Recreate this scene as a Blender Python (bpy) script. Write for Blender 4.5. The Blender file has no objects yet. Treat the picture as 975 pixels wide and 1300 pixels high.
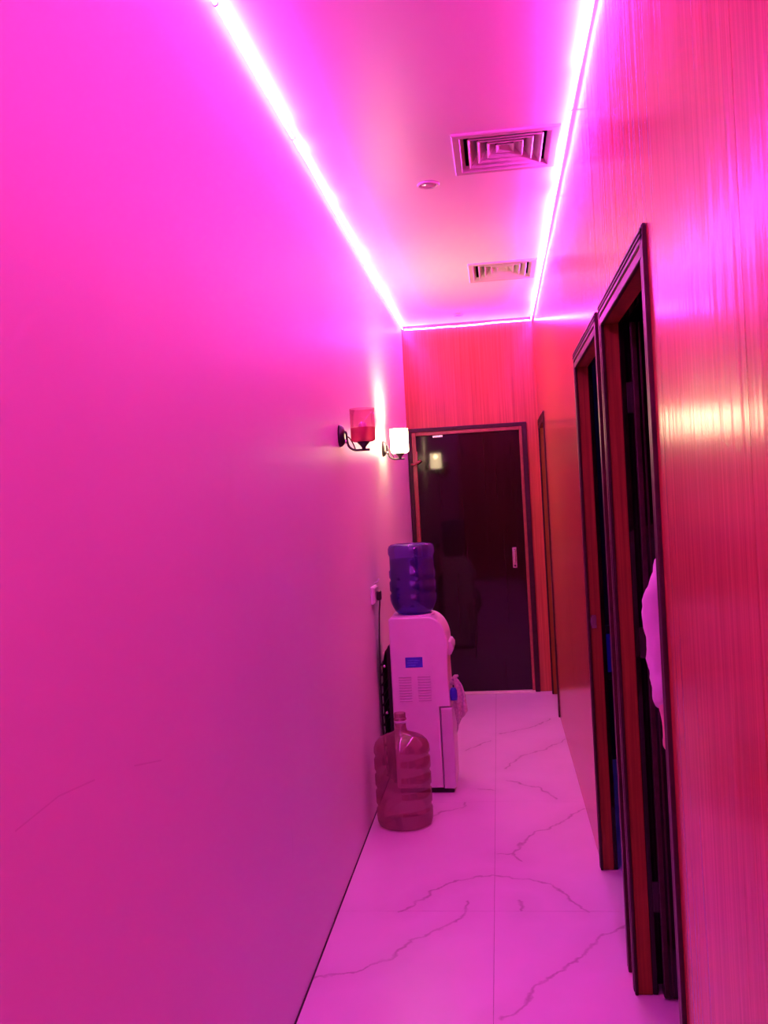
import bpy, bmesh, math, random
from mathutils import Vector, Matrix

random.seed(7)
PI = math.pi
scn = bpy.context.scene
C = scn.collection

# ------------------------------------------------------------------ camera, world, exposure
CAM_Z = 1.5
YAW, PITCH, ROLL, FPX = 0.1242, 0.0111, 0.0550, 1165.5
cam_d = bpy.data.cameras.new('camera')
cam = bpy.data.objects.new('camera', cam_d)
C.objects.link(cam)
fw = Vector((-math.sin(YAW) * math.cos(PITCH), math.cos(YAW) * math.cos(PITCH), -math.sin(PITCH)))
rt = Vector((math.cos(YAW), math.sin(YAW), 0))
up = rt.cross(fw)
cr = rt * math.cos(ROLL) - up * math.sin(ROLL)
cu = rt * math.sin(ROLL) + up * math.cos(ROLL)
cam.matrix_world = Matrix(((cr.x, cu.x, -fw.x, 0), (cr.y, cu.y, -fw.y, 0), (cr.z, cu.z, -fw.z, CAM_Z), (0, 0, 0, 1)))
cam_d.sensor_fit = 'HORIZONTAL'
cam_d.sensor_width = 36
cam_d.lens = FPX / 975 * 36
cam_d.clip_start = 0.02
scn.camera = cam

w = bpy.data.worlds.new('world')
scn.world = w
w.use_nodes = True
w.node_tree.nodes['Background'].inputs[0].default_value = (0, 0, 0, 1)
w.node_tree.nodes['Background'].inputs[1].default_value = 0

vs = scn.view_settings
vs.view_transform = 'Standard'
vs.look = 'None'
vs.gamma = 1
vs.use_curve_mapping = False
vs.exposure = 0.10

LED_COL = (1.0, 0.064, 0.98)
LED_BASE = 130.0      # glow of the sleeve
LED_HOT = 240.0      # where the chips are turned to the ceiling
LAMP_COL = (1.0, 0.74, 0.44)
LAMP_W = 18.0
BLUE_COL = (0.10, 0.06, 1.0)

# ------------------------------------------------------------------ main sizes (metres)
XL, XR, XC = -0.667, 0.333, 0.3235        # painted wall, laminate wall, casing fronts
XW = 0.386                               # room side of the laminate wall
H, L, YB = 2.833, 7.031, -2.6            # ceiling, far wall, wall behind the camera
D1 = (1.960, 2.802)
D2 = (2.890, 3.717)
D3 = (6.190, 6.950)
ZD = 2.044
CW = 0.044                               # casing width

# ------------------------------------------------------------------ helpers
def obj(name, bm, m=None, parent=None, smooth=False, mats=None):
    me = bpy.data.meshes.new(name)
    bmesh.ops.recalc_face_normals(bm, faces=bm.faces[:])
    bm.to_mesh(me)
    bm.free()
    if smooth:
        for p in me.polygons:
            p.use_smooth = True
    if mats:
        for k in mats:
            me.materials.append(k)
    elif m:
        me.materials.append(m)
    o = bpy.data.objects.new(name, me)
    C.objects.link(o)
    if parent:
        o.parent = parent
    return o

def thing(name, label, cat, loc=(0, 0, 0), group=None, kind=None):
    o = bpy.data.objects.new(name, None)
    C.objects.link(o)
    o.empty_display_size = 0.1
    o.location = loc
    tag(o, label, cat, group, kind)
    return o

def tag(o, label=None, cat=None, group=None, kind=None):
    if label: o['label'] = label
    if cat: o['category'] = cat
    if group: o['group'] = group
    if kind: o['kind'] = kind
    return o

def box(bm, x0, x1, y0, y1, z0, z1, bev=0.0, seg=1):
    r = bmesh.ops.create_cube(bm, size=1)
    vs_ = r['verts']
    for v in vs_:
        v.co = Vector(((x0 + x1) / 2 + v.co.x * (x1 - x0), (y0 + y1) / 2 + v.co.y * (y1 - y0), (z0 + z1) / 2 + v.co.z * (z1 - z0)))
    if bev:
        es = list({e for v in vs_ for e in v.link_edges})
        bmesh.ops.bevel(bm, geom=es, offset=bev, segments=seg, affect='EDGES', profile=0.6)
    return bm

def bx(*a, **k):
    return box(bmesh.new(), *a, **k)

def lathe(bm, prof, n=40, cx=0, cy=0, sx=1, sy=1):
    """prof: list of (r, z); r = 0 closes."""
    rings = []
    for r, z in prof:
        if r < 1e-6:
            rings.append([bm.verts.new((cx, cy, z))])
        else:
            rings.append([bm.verts.new((cx + r * sx * math.cos(2 * PI * i / n), cy + r * sy * math.sin(2 * PI * i / n), z)) for i in range(n)])
    for a, b in zip(rings, rings[1:]):
        for i in range(n):
            j = (i + 1) % n
            if len(a) == 1 and len(b) == 1: continue
            if len(a) == 1: bm.faces.new((a[0], b[j], b[i]))
            elif len(b) == 1: bm.faces.new((a[i], a[j], b[0]))
            else: bm.faces.new((a[i], a[j], b[j], b[i]))
    return bm

def tube(bm, pts, r, n=10, caps=True):
    pts = [Vector(p) for p in pts]
    rs = r if isinstance(r, (list, tuple)) else [r] * len(pts)
    rings = []
    ref = None
    for i, p in enumerate(pts):
        t = (pts[min(i + 1, len(pts) - 1)] - pts[max(i - 1, 0)]).normalized()
        if ref is None:
            ref = t.orthogonal().normalized()
        ref = (ref - t * ref.dot(t)).normalized()
        b = t.cross(ref)
        rings.append([bm.verts.new(p + (ref * math.cos(2 * PI * k / n) + b * math.sin(2 * PI * k / n)) * rs[i]) for k in range(n)])
    for a, b in zip(rings, rings[1:]):
        for k in range(n):
            bm.faces.new((a[k], a[(k + 1) % n], b[(k + 1) % n], b[k]))
    if caps:
        bm.faces.new(rings[0][::-1])
        bm.faces.new(rings[-1])
    return bm

def smooth_path(pts, n=8):
    pts = [Vector(p) for p in pts]
    P = [pts[0] * 2 - pts[1]] + pts + [pts[-1] * 2 - pts[-2]]
    out = []
    for i in range(1, len(P) - 2):
        for k in range(n):
            t = k / n
            a, b, c, d = P[i - 1], P[i], P[i + 1], P[i + 2]
            out.append(0.5 * ((2 * b) + (c - a) * t + (2 * a - 5 * b + 4 * c - d) * t * t + (3 * b - a - 3 * c + d) * t ** 3))
    out.append(pts[-1])
    return out

def prism_xz(bm, poly, y0, y1, bev=0.0, seg=3):
    """extrude an (x, z) outline from y0 to y1"""
    a = [bm.verts.new((x, y0, z)) for x, z in poly]
    b = [bm.verts.new((x, y1, z)) for x, z in poly]
    n = len(poly)
    fa = bm.faces.new(a)
    fb = bm.faces.new(b[::-1])
    for i in range(n):
        bm.faces.new((a[i], b[i], b[(i + 1) % n], a[(i + 1) % n]))
    bmesh.ops.recalc_face_normals(bm, faces=bm.faces[:])
    if bev:
        es = list(fa.edges) + list(fb.edges)
        bmesh.ops.bevel(bm, geom=es, offset=bev, segments=seg, affect='EDGES', profile=0.5)
    return bm

# ------------------------------------------------------------------ materials
class NT:
    def __init__(self, name):
        self.m = bpy.data.materials.new(name)
        self.m.use_nodes = True
        self.t = self.m.node_tree
        self.b = self.t.nodes.get('Principled BSDF')
        self.out = self.t.nodes.get('Material Output')
    def n(self, typ, **kw):
        nd = self.t.nodes.new(typ)
        for k, v in kw.items():
            setattr(nd, k, v)
        return nd
    def l(self, a, b):
        self.t.links.new(a, b)
    def set(self, **kw):
        names = dict(col='Base Color', rough='Roughness', spec='Specular IOR Level', metal='Metallic', coat='Coat Weight', coatr='Coat Roughness', trans='Transmission Weight', ior='IOR')
        for k, v in kw.items():
            if k == 'col' and len(v) == 3: v = (*v, 1)
            self.b.inputs[names[k]].default_value = v
        return self
    def noise(self, scale, detail=3, vec=None, rough=0.5):
        nd = self.n('ShaderNodeTexNoise')
        nd.inputs['Scale'].default_value = scale
        nd.inputs['Detail'].default_value = detail
        nd.inputs['Roughness'].default_value = rough
        if vec is not None: self.l(vec, nd.inputs['Vector'])
        return nd.outputs['Fac']
    def ramp(self, fac, stops):
        r = self.n('ShaderNodeValToRGB')
        e = r.color_ramp.elements
        while len(e) < len(stops): e.new(0.5)
        for el, (p, c) in zip(e, stops):
            el.position = p
            el.color = (*c, 1) if len(c) == 3 else c
        self.l(fac, r.inputs[0])
        return r.outputs[0]
    def bump(self, h, strength, dist=0.01):
        b = self.n('ShaderNodeBump')
        b.inputs['Strength'].default_value = strength
        b.inputs['Distance'].default_value = dist
        self.l(h, b.inputs['Height'])
        self.l(b.outputs[0], self.b.inputs['Normal'])
    def pos(self, scale=(1, 1, 1)):
        g = self.n('ShaderNodeNewGeometry')
        mp = self.n('ShaderNodeMapping')
        mp.inputs['Scale'].default_value = scale
        self.l(g.outputs['Position'], mp.inputs[0])
        return mp.outputs[0]
    def segdist(self, vec, polys):
        """distance from a (flat) position to a set of polylines"""
        best = None
        def vm(op, a, b=None):
            nd = self.n('ShaderNodeVectorMath', operation=op)
            for i, s in enumerate((a, b)):
                if s is None: continue
                if isinstance(s, tuple): nd.inputs[i].default_value = s
                else: self.l(s, nd.inputs[i])
            return nd
        for pl in polys:
            for a, b in zip(pl, pl[1:]):
                ba = Vector(b) - Vector(a)
                d2 = ba.length_squared
                pa = vm('SUBTRACT', vec, tuple(a)).outputs[0]
                h = vm('DOT_PRODUCT', pa, tuple(ba / d2)).outputs['Value']
                cl = self.n('ShaderNodeClamp')
                self.l(h, cl.inputs[0])
                sc = self.n('ShaderNodeVectorMath', operation='SCALE')
                sc.inputs[0].default_value = ba
                self.l(cl.outputs[0], sc.inputs['Scale'])
                d = vm('DISTANCE', pa, sc.outputs[0]).outputs['Value']
                if best is None: best = d
                else:
                    mn = self.n('ShaderNodeMath', operation='MINIMUM')
                    self.l(best, mn.inputs[0]); self.l(d, mn.inputs[1])
                    best = mn.outputs[0]
        return best

def plain(name, col, rough=0.5, spec=0.5, metal=0.0, nscale=0, namp=0.15, bump=0.0):
    t = NT(name).set(col=col, rough=rough, spec=spec, metal=metal)
    if nscale:
        f = t.noise(nscale, 4, t.pos())
        lo = tuple(c * (1 - namp) for c in col)
        hi = tuple(min(1, c * (1 + namp)) for c in col)
        t.l(t.ramp(f, [(0.3, lo), (0.7, hi)]), t.b.inputs['Base Color'])
        if bump: t.bump(f, bump)
    return t.m

def emit(name, col, s):
    t = NT(name)
    e = t.n('ShaderNodeEmission')
    e.inputs[0].default_value = (*col, 1)
    e.inputs[1].default_value = s
    t.l(e.outputs[0], t.out.inputs[0])
    return t.m

def glassy(name, tint, body, mix_body, gloss=0.08, rough=0.05):
    """thin tinted plastic or glass: see-through tint, some body colour, sharp highlights"""
    t = NT(name)
    tr = t.n('ShaderNodeBsdfTransparent')
    tr.inputs[0].default_value = (*tint, 1)
    df = t.n('ShaderNodeBsdfDiffuse')
    df.inputs[0].default_value = (*body, 1)
    tl = t.n('ShaderNodeBsdfTranslucent')
    tl.inputs[0].default_value = (*body, 1)
    dm = t.n('ShaderNodeMixShader')
    dm.inputs[0].default_value = 0.5
    t.l(df.outputs[0], dm.inputs[1]); t.l(tl.outputs[0], dm.inputs[2])
    m1 = t.n('ShaderNodeMixShader')
    m1.inputs[0].default_value = mix_body
    t.l(tr.outputs[0], m1.inputs[1]); t.l(dm.outputs[0], m1.inputs[2])
    gl = t.n('ShaderNodeBsdfGlossy')
    gl.inputs['Roughness'].default_value = rough
    fr = t.n('ShaderNodeLayerWeight')
    fr.inputs[0].default_value = 0.25
    ml = t.n('ShaderNodeMath', operation='MULTIPLY_ADD')
    t.l(fr.outputs['Fresnel'], ml.inputs[0])
    ml.inputs[1].default_value = 0.5
    ml.inputs[2].default_value = gloss * 0.3
    m2 = t.n('ShaderNodeMixShader')
    t.l(ml.outputs[0], m2.inputs[0])
    t.l(m1.outputs[0], m2.inputs[1]); t.l(gl.outputs[0], m2.inputs[2])
    t.l(m2.outputs[0], t.out.inputs[0])
    return t.m

def laminate(name, base, axis, rough=0.2, gloss_bump=0.25, amp=0.35, spec=0.5):
    """red-brown wood laminate with fine vertical grain; axis = horizontal axis of the board"""
    t = NT(name).set(rough=rough, spec=spec)
    s = (60, 60, 0.7)
    f1 = t.noise(1.0, 4, t.pos(s), 0.7)
    f2 = t.noise(4.2, 3, t.pos(s), 0.6)
    ad = t.n('ShaderNodeMath', operation='MULTIPLY_ADD')
    t.l(f2, ad.inputs[0]); ad.inputs[1].default_value = 0.5
    t.l(f1, ad.inputs[2])
    lo = tuple(c * (1 - amp) for c in base)
    hi = tuple(min(1, c * (1 + amp)) for c in base)
    t.l(t.ramp(ad.outputs[0], [(0.45, lo), (0.75, base), (1.0, hi)]), t.b.inputs['Base Color'])
    # slow waves across the sheet smear reflections sideways
    f3 = t.noise(1.0, 2, t.pos((22, 22, 0.25)), 0.5)
    ad2 = t.n('ShaderNodeMath', operation='MULTIPLY_ADD')
    t.l(f1, ad2.inputs[0]); ad2.inputs[1].default_value = 0.12
    t.l(f3, ad2.inputs[2])
    t.bump(ad2.outputs[0], gloss_bump, 0.004)
    return t.m

M = {}
# painted wall: off-white emulsion with hairline scratches and scuffs
t = NT('wall_paint').set(rough=0.42, spec=0.35)
f = t.noise(1.3, 3, t.pos())
base = t.ramp(f, [(0.3, (0.87, 0.84, 0.84)), (0.7, (0.91, 0.88, 0.88))])
SCR = [[(XL, 3.930, 1.971), (XL, 3.945, 1.925), (XL, 4.000, 1.894)],
       [(XL, 1.157, 1.085), (XL, 1.280, 1.092), (XL, 1.400, 1.079)],
       [(XL, 1.560, 1.055), (XL, 1.688, 1.028)],
       [(XL, 2.686, 0.551), (XL, 2.690, 0.500), (XL, 2.681, 0.446)]]
d = t.segdist(t.pos(), SCR)
lt = t.n('ShaderNodeMath', operation='LESS_THAN')
t.l(d, lt.inputs[0]); lt.inputs[1].default_value = 0.0014
mx = t.n('ShaderNodeMix', data_type='RGBA')
mul = t.n('ShaderNodeMath', operation='MULTIPLY')
t.l(lt.outputs[0], mul.inputs[0]); mul.inputs[1].default_value = 0.16
t.l(mul.outputs[0], mx.inputs[0]); t.l(base, mx.inputs[6]); mx.inputs[7].default_value = (0.25, 0.2, 0.2, 1)
t.l(mx.outputs[2], t.b.inputs['Base Color'])
t.bump(t.noise(9, 5, t.pos()), 0.06, 0.01)
M['paint'] = t.m

t = NT('ceiling_paint').set(rough=0.38, spec=0.4)
t.l(t.ramp(t.noise(1.1, 3, t.pos()), [(0.3, (0.87, 0.85, 0.85)), (0.7, (0.91, 0.89, 0.89))]), t.b.inputs['Base Color'])
t.bump(t.noise(5, 4, t.pos()), 0.05, 0.01)
M['ceil'] = t.m

M['lam'] = laminate('red_laminate', (0.49, 0.125, 0.058), 'y', rough=0.19, gloss_bump=0.32, spec=0.42)
M['jamb'] = laminate('red_jamb_wood', (0.26, 0.085, 0.018), 'y', rough=0.60, gloss_bump=0.1, spec=0.2)
M['casing'] = plain('dark_casing_wood', (0.040, 0.012, 0.016), 0.38, 0.22, nscale=40, namp=0.3)
M['lining'] = plain('brown_door_lining', (0.30, 0.085, 0.05), 0.3, 0.5, nscale=30, namp=0.15)
t = NT('dark_door_veneer').set(rough=0.055, spec=0.32)
f = t.noise(1.0, 4, t.pos((40, 40, 1.2)), 0.6)
t.l(t.ramp(f, [(0.3, (0.007, 0.003, 0.004)), (0.7, (0.015, 0.006, 0.006))]), t.b.inputs['Base Color'])
t.bump(t.noise(1.0, 3, t.pos((9, 9, 2))), 0.05, 0.004)
M['leaf'] = t.m
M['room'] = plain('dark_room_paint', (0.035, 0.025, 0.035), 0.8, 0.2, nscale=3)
M['grout'] = plain('grout', (0.42, 0.36, 0.36), 0.8, 0.2, nscale=60)
M['cream'] = plain('pale_cream', (0.92, 0.88, 0.74), 0.4, nscale=20, namp=0.08)  # even pale cream for the strip below the end door

VEINS = [
    [(-0.661, 2.846), (-0.539, 2.878), (-0.439, 2.954), (-0.374, 3.094), (-0.251, 3.205), (-0.197, 3.316), (-0.188, 3.401)],
    [(-0.076, 2.623), (-0.016, 2.686), (0.060, 2.846), (0.187, 2.984), (0.260, 3.133), (0.354, 3.197)],
    [(-0.444, 3.315), (-0.398, 3.354), (-0.332, 3.483), (-0.231, 3.591), (-0.093, 3.635), (0.018, 3.597), (0.121, 3.545), (0.188, 3.413), (0.239, 3.317)],
    [(0.001, 3.400), (0.010, 3.316)],
    [(-0.074, 3.844), (-0.018, 3.860), (0.057, 4.046), (0.170, 4.168), (0.238, 4.283), (0.325, 4.382)],
    [(-0.018, 3.860), (0.013, 3.784)],
    [(-0.391, 4.310), (-0.350, 4.374), (-0.247, 4.437), (-0.238, 4.506)],
    [(-0.043, 4.847), (0.028, 4.803), (0.124, 4.733), (0.211, 4.545)],
    [(-0.181, 4.723), (-0.104, 4.688)],
    [(-0.042, 5.058), (0.054, 5.296), (0.175, 5.402), (0.325, 5.633)],
    [(-0.070, 5.798), (0.141, 5.956), (0.262, 6.153)],
    [(-0.275, 5.436), (-0.131, 5.653)],
]
for k in (0, 1):
    VEINS.append([(x, y - 1.2) for x, y in VEINS[k]])
t = NT('marble_look_tile').set(rough=0.32, spec=0.42)
p = t.pos((1, 1, 0))
nz = t.n('ShaderNodeTexNoise')
nz.inputs['Scale'].default_value = 16; nz.inputs['Detail'].default_value = 4
t.l(p, nz.inputs['Vector'])
off = t.n('ShaderNodeVectorMath', operation='SUBTRACT'); off.inputs[1].default_value = (0.5, 0.5, 0.5)
t.l(nz.outputs['Color'], off.inputs[0])
sc = t.n('ShaderNodeVectorMath', operation='MULTIPLY'); sc.inputs[1].default_value = (0.055, 0.085, 0)
t.l(off.outputs[0], sc.inputs[0])
wp = t.n('ShaderNodeVectorMath', operation='ADD')
t.l(p, wp.inputs[0]); t.l(sc.outputs[0], wp.inputs[1])
# along-corridor distances are foreshortened on the print too: veins broaden in y
d = t.segdist(wp.outputs[0], [[(x, y, 0) for x, y in pl] for pl in VEINS])
core = t.n('ShaderNodeMapRange'); core.inputs[1].default_value = 0.0015; core.inputs[2].default_value = 0.009
core.inputs[3].default_value = 1; core.inputs[4].default_value = 0
t.l(d, core.inputs[0])
halo = t.n('ShaderNodeMapRange'); halo.inputs[1].default_value = 0.0; halo.inputs[2].default_value = 0.10
halo.inputs[3].default_value = 1; halo.inputs[4].default_value = 0
t.l(d, halo.inputs[0])
brk = t.n('ShaderNodeMapRange'); brk.inputs[1].default_value = 0.3; brk.inputs[2].default_value = 0.6; brk.inputs[3].default_value = 0.45
t.l(t.noise(14, 3, p), brk.inputs[0])
cm = t.n('ShaderNodeMath', operation='MULTIPLY'); t.l(core.outputs[0], cm.inputs[0]); t.l(brk.outputs[0], cm.inputs[1])
base = t.ramp(t.noise(2.2, 4, p), [(0.3, (0.80, 0.69, 0.76)), (0.7, (0.86, 0.75, 0.82))])
hm = t.n('ShaderNodeMath', operation='MULTIPLY'); t.l(halo.outputs[0], hm.inputs[0]); hm.inputs[1].default_value = 0.14
mx1 = t.n('ShaderNodeMix', data_type='RGBA'); t.l(hm.outputs[0], mx1.inputs[0]); t.l(base, mx1.inputs[6]); mx1.inputs[7].default_value = (0.45, 0.36, 0.38, 1)
cm2 = t.n('ShaderNodeMath', operation='MULTIPLY'); t.l(cm.outputs[0], cm2.inputs[0]); cm2.inputs[1].default_value = 0.62
mx2 = t.n('ShaderNodeMix', data_type='RGBA'); t.l(cm2.outputs[0], mx2.inputs[0]); t.l(mx1.outputs[2], mx2.inputs[6]); mx2.inputs[7].default_value = (0.30, 0.20, 0.24, 1)
t.l(mx2.outputs[2], t.b.inputs['Base Color'])
M['tile'] = t.m

M['led'] = emit('led_glow', LED_COL, LED_BASE)
M['ledhot'] = emit('led_chips', LED_COL, LED_HOT)
M['leddim'] = emit('led_sleeve_back', LED_COL, LED_BASE * 0.25)
M['ledtop'] = emit('led_top', LED_COL, LED_BASE * 0.70)
M['ledlow'] = emit('led_underside', LED_COL, LED_BASE * 0.5)
M['clip'] = plain('clear_clip_plastic', (0.75, 0.7, 0.72), 0.3, nscale=50)
M['blue_lamp'] = emit('blue_lamp', BLUE_COL, 30)
M['blue_soft'] = emit('blue_panel', (0.06, 0.01, 1.0), 0.06)
M['vent'] = plain('vent_enamel', (0.56, 0.52, 0.49), 0.32, 0.5, nscale=30, namp=0.04)
M['duct'] = plain('duct_inside', (0.03, 0.022, 0.02), 0.7, 0.3, nscale=15)
M['dl_trim'] = plain('downlight_trim', (0.72, 0.70, 0.70), 0.3, nscale=30, namp=0.05)
M['dl_lens'] = plain('downlight_lens', (0.62, 0.55, 0.55), 0.15, nscale=30, namp=0.08)
M['black_metal'] = plain('black_metal', (0.022, 0.014, 0.018), 0.3, 0.5, nscale=60)
M['red_glass'] = glassy('red_tinted_glass', (0.96, 0.62, 0.72), (0.80, 0.30, 0.38), 0.22)
M['red_frost'] = glassy('red_frosted_glass', (0.78, 0.25, 0.36), (0.62, 0.12, 0.16), 0.60)
M['bulb_off'] = plain('unlit_bulb', (0.8, 0.7, 0.7), 0.2, nscale=20, namp=0.05)
M['bulb_on'] = emit('lit_bulb', LAMP_COL, 60)
t = NT('lit_shade_glass')
e = t.n('ShaderNodeEmission'); e.inputs[0].default_value = (1.0, 0.72, 0.42, 1); e.inputs[1].default_value = 27.0
tr = t.n('ShaderNodeBsdfTransparent'); tr.inputs[0].default_value = (1.0, 0.85, 0.7, 1)
ms = t.n('ShaderNodeMixShader'); ms.inputs[0].default_value = 0.93
t.l(tr.outputs[0], ms.inputs[1]); t.l(e.outputs[0], ms.inputs[2]); t.l(ms.outputs[0], t.out.inputs[0])
M['lit_shade'] = t.m
M['white_plastic'] = plain('white_plastic', (0.88, 0.86, 0.86), 0.35, 0.5, nscale=6, namp=0.04)
M['white_plastic2'] = plain('white_plastic_front', (0.72, 0.69, 0.71), 0.3, 0.5, nscale=6, namp=0.04)
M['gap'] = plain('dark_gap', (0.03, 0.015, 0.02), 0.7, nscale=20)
M['sticker'] = plain('blue_sticker', (0.04, 0.08, 0.62), 0.35, nscale=40, namp=0.15)
M['sticker_print'] = plain('sticker_print', (0.12, 0.22, 0.8), 0.4, nscale=80)
M['tap_blue'] = plain('blue_tap', (0.03, 0.06, 0.55), 0.3, nscale=30)
M['coil'] = plain('black_condenser', (0.010, 0.008, 0.010), 0.5, 0.4, nscale=40)
M['cloth'] = plain('towel_cloth', (0.68, 0.60, 0.60), 0.9, 0.1, nscale=90, namp=0.2, bump=0.3)
M['blue_bottle'] = glassy('blue_bottle_plastic', (0.42, 0.30, 0.88), (0.16, 0.08, 0.50), 0.30, gloss=0.2)
M['clear_bottle'] = glassy('clear_bottle_plastic', (0.82, 0.62, 0.64), (0.42, 0.18, 0.21), 0.34, gloss=0.25)
M['water'] = glassy('bottle_water', (0.22, 0.16, 0.70), (0.03, 0.03, 0.25), 0.25)
M['skin'] = plain('skin', (0.66, 0.40, 0.34), 0.5, 0.4, nscale=25, namp=0.08)
M['shirt'] = plain('pale_shirt_cotton', (0.76, 0.72, 0.74), 0.85, 0.1, nscale=14, namp=0.06, bump=0.25)
M['trousers'] = plain('pale_trouser_cotton', (0.62, 0.52, 0.68), 0.85, 0.1, nscale=14, namp=0.07, bump=0.25)
M['hair'] = plain('black_hair', (0.012, 0.010, 0.010), 0.45, 0.4, nscale=120, namp=0.4, bump=0.4)
M['eye'] = plain('eye_white', (0.8, 0.78, 0.76), 0.2, nscale=10, namp=0.03)
M['shoe'] = plain('dark_shoe', (0.03, 0.02, 0.02), 0.4, nscale=30)
M['steel'] = plain('brushed_steel', (0.78, 0.72, 0.74), 0.25, 0.5, metal=0.9, nscale=60, namp=0.08)

# ------------------------------------------------------------------ setting: floor and tiles
fl = obj('floor', bx(XL - 0.1, 2.1, YB - 0.1, L + 0.3, -0.06, -0.0012), M['grout'])
tag(fl, 'pale marble-look tiled floor with thin grey veins', 'floor', kind='structure')
XJ, TJ, G = -0.0925, 3.3166, 0.0008
cols = [(XL + 0.004, XJ), (XJ, XJ + 0.6), (XJ + 0.6, XJ + 1.2)]
rows = [TJ + 1.2 * k for k in range(-5, 4)]
rows = [YB] + rows + [L + 0.1]
tile_mesh = {}
for ci, (x0, x1) in enumerate(cols):
    for y0, y1 in zip(rows, rows[1:]):
        key = (ci, round(y1 - y0, 3))
        if key not in tile_mesh:
            o = obj('tile', bx(0, x1 - x0 - 2 * G, 0, y1 - y0 - 2 * G, -0.008, 0, bev=0.0008), M['tile'], fl)
            tile_mesh[key] = o.data
        else:
            o = bpy.data.objects.new('tile', tile_mesh[key])
            C.objects.link(o)
            o.parent = fl
        o.location = (x0 + G, y0 + G, 0)

tag(obj('trim_1', bx(XL, XL + 0.0045, YB, L - 0.03, -0.001, 0.0025), M['gap']), 'dark dirty joint between the painted wall and the floor', 'joint', kind='structure')

# ------------------------------------------------------------------ ceiling with two vent openings
VENTS = [(-0.102, 0.298, 3.400, 3.815), (-0.102, 0.294, 5.300, 5.735)]
bm = bmesh.new()
zs = (H, H + 0.05)
y = YB - 0.1
for vx0, vx1, vy0, vy1 in VENTS:
    i = 0.028
    box(bm, XL - 0.1, XW, y, vy0 + i, *zs)
    box(bm, XL - 0.1, vx0 + i, vy0 + i, vy1 - i, *zs)
    box(bm, vx1 - i, XW, vy0 + i, vy1 - i, *zs)
    y = vy1 - i
box(bm, XL - 0.1, XW, y, L + 0.1, *zs)
tag(obj('ceiling', bm, M['ceil']), 'smooth white plaster ceiling of the corridor', 'ceiling', kind='structure')

# ------------------------------------------------------------------ walls
tag(obj('wall_left', bx(XL - 0.1, XL, YB - 0.1, L + 0.1, -0.06, H), M['paint']), 'plain white painted wall with faint scratches', 'wall', kind='structure')
tag(obj('wall_back', bx(XL, XR + 0.06, YB - 0.1, YB, -0.06, H), M['lam']), 'red wood laminate wall closing the near end', 'wall', kind='structure')

def wall_rects(y0, y1, z0, z1, openings):
    """rectangles (y0,y1,z0,z1) of a wall strip left after cutting door openings that stand on the floor"""
    out = []
    ys = sorted({y0, y1, *[v for o in openings for v in o[:2] if y0 < v < y1]})
    for a, b in zip(ys, ys[1:]):
        m_ = (a + b) / 2
        top = max([o[2] for o in openings if o[0] < m_ < o[1]] + [z0])
        if top < z1:
            out.append((a, b, top, z1))
    return out

OP = [(d[0] + 0.02, d[1] - 0.02, ZD - 0.02) for d in (D1, D2, D3)]
bm = bmesh.new()
for a, b, z0, z1 in wall_rects(YB, L + 0.1, -0.06, H, OP):
    box(bm, XR + 0.006, XW, a, b, z0, z1)
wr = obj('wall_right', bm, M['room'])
tag(wr, 'glossy red-brown wood laminate wall with three doorways', 'wall', kind='structure')
seams = [YB, -0.4, 1.258, 2.915, 4.55, 6.12, L]
for a, b in zip(seams, seams[1:]):
    bm = bmesh.new()
    for c, d_, z0, z1 in wall_rects(a + 0.0008, b - 0.0008, 0.001, H, OP):
        box(bm, XR, XR + 0.007, c, d_, z0, z1)
    bmesh.ops.remove_doubles(bm, verts=bm.verts[:], dist=1e-5)
    obj('laminate_panel', bm, M['lam'], wr)

# far wall: laminate round door 4
E0, E1, EZ = XL + 0.004, 0.241, 2.044
bm = bmesh.new()
box(bm, XL, XR + 0.07, L, L + 0.06, EZ - 0.01, H)
box(bm, E1 - 0.01, XR + 0.07, L, L + 0.06, -0.06, EZ - 0.01)
tag(obj('wall_far', bm, M['lam']), 'red-brown laminate wall above the dark door at the corridor end', 'wall', kind='structure')

# rooms behind the doorways
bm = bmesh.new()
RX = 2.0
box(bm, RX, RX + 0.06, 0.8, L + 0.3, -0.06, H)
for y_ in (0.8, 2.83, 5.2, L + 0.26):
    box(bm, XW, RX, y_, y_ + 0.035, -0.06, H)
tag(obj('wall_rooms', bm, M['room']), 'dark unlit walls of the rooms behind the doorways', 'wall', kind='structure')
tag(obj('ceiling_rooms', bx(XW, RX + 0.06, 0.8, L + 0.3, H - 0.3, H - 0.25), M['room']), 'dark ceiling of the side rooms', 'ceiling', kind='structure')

# ------------------------------------------------------------------ doorways in the laminate wall
def casing_piece(y0, y1, z0, z1, horizontal=False, lip=None):
    """stepped architrave standing proud of the wall; lip = which side is the thin inner lip"""
    bm = bmesh.new()
    if horizontal:
        box(bm, XC, XR + 0.001, y0, y1, z0 + 0.030, z1, bev=0.003)
        box(bm, XC + 0.006, XR + 0.001, y0, y1, z0 + 0.022, z0 + 0.031)
        box(bm, XC, XR + 0.001, y0 + 0.01, y1 - 0.01, z0, z0 + 0.023, bev=0.002)
        for q in (0.045, 0.056):
            box(bm, XC - 0.003, XC + 0.002, y0 + 0.004, y1 - 0.004, z0 + q - 0.003, z0 + q, bev=0.001)
    else:
        s = 1 if lip > 0 else -1
        a, b = (y0, y1) if s > 0 else (y1, y0)
        def bb(u0, u1, x0):
            p0, p1 = a + s * u0, a + s * u1
            box(bm, x0, XR + 0.001, min(p0, p1), max(p0, p1), z0, z1, bev=0.002)
        wdt = abs(y1 - y0)
        bb(0, wdt * 0.55, XC)
        bb(wdt * 0.54, wdt * 0.68, XC + 0.006)
        bb(wdt * 0.67, wdt, XC + 0.001)
    return bm

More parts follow.
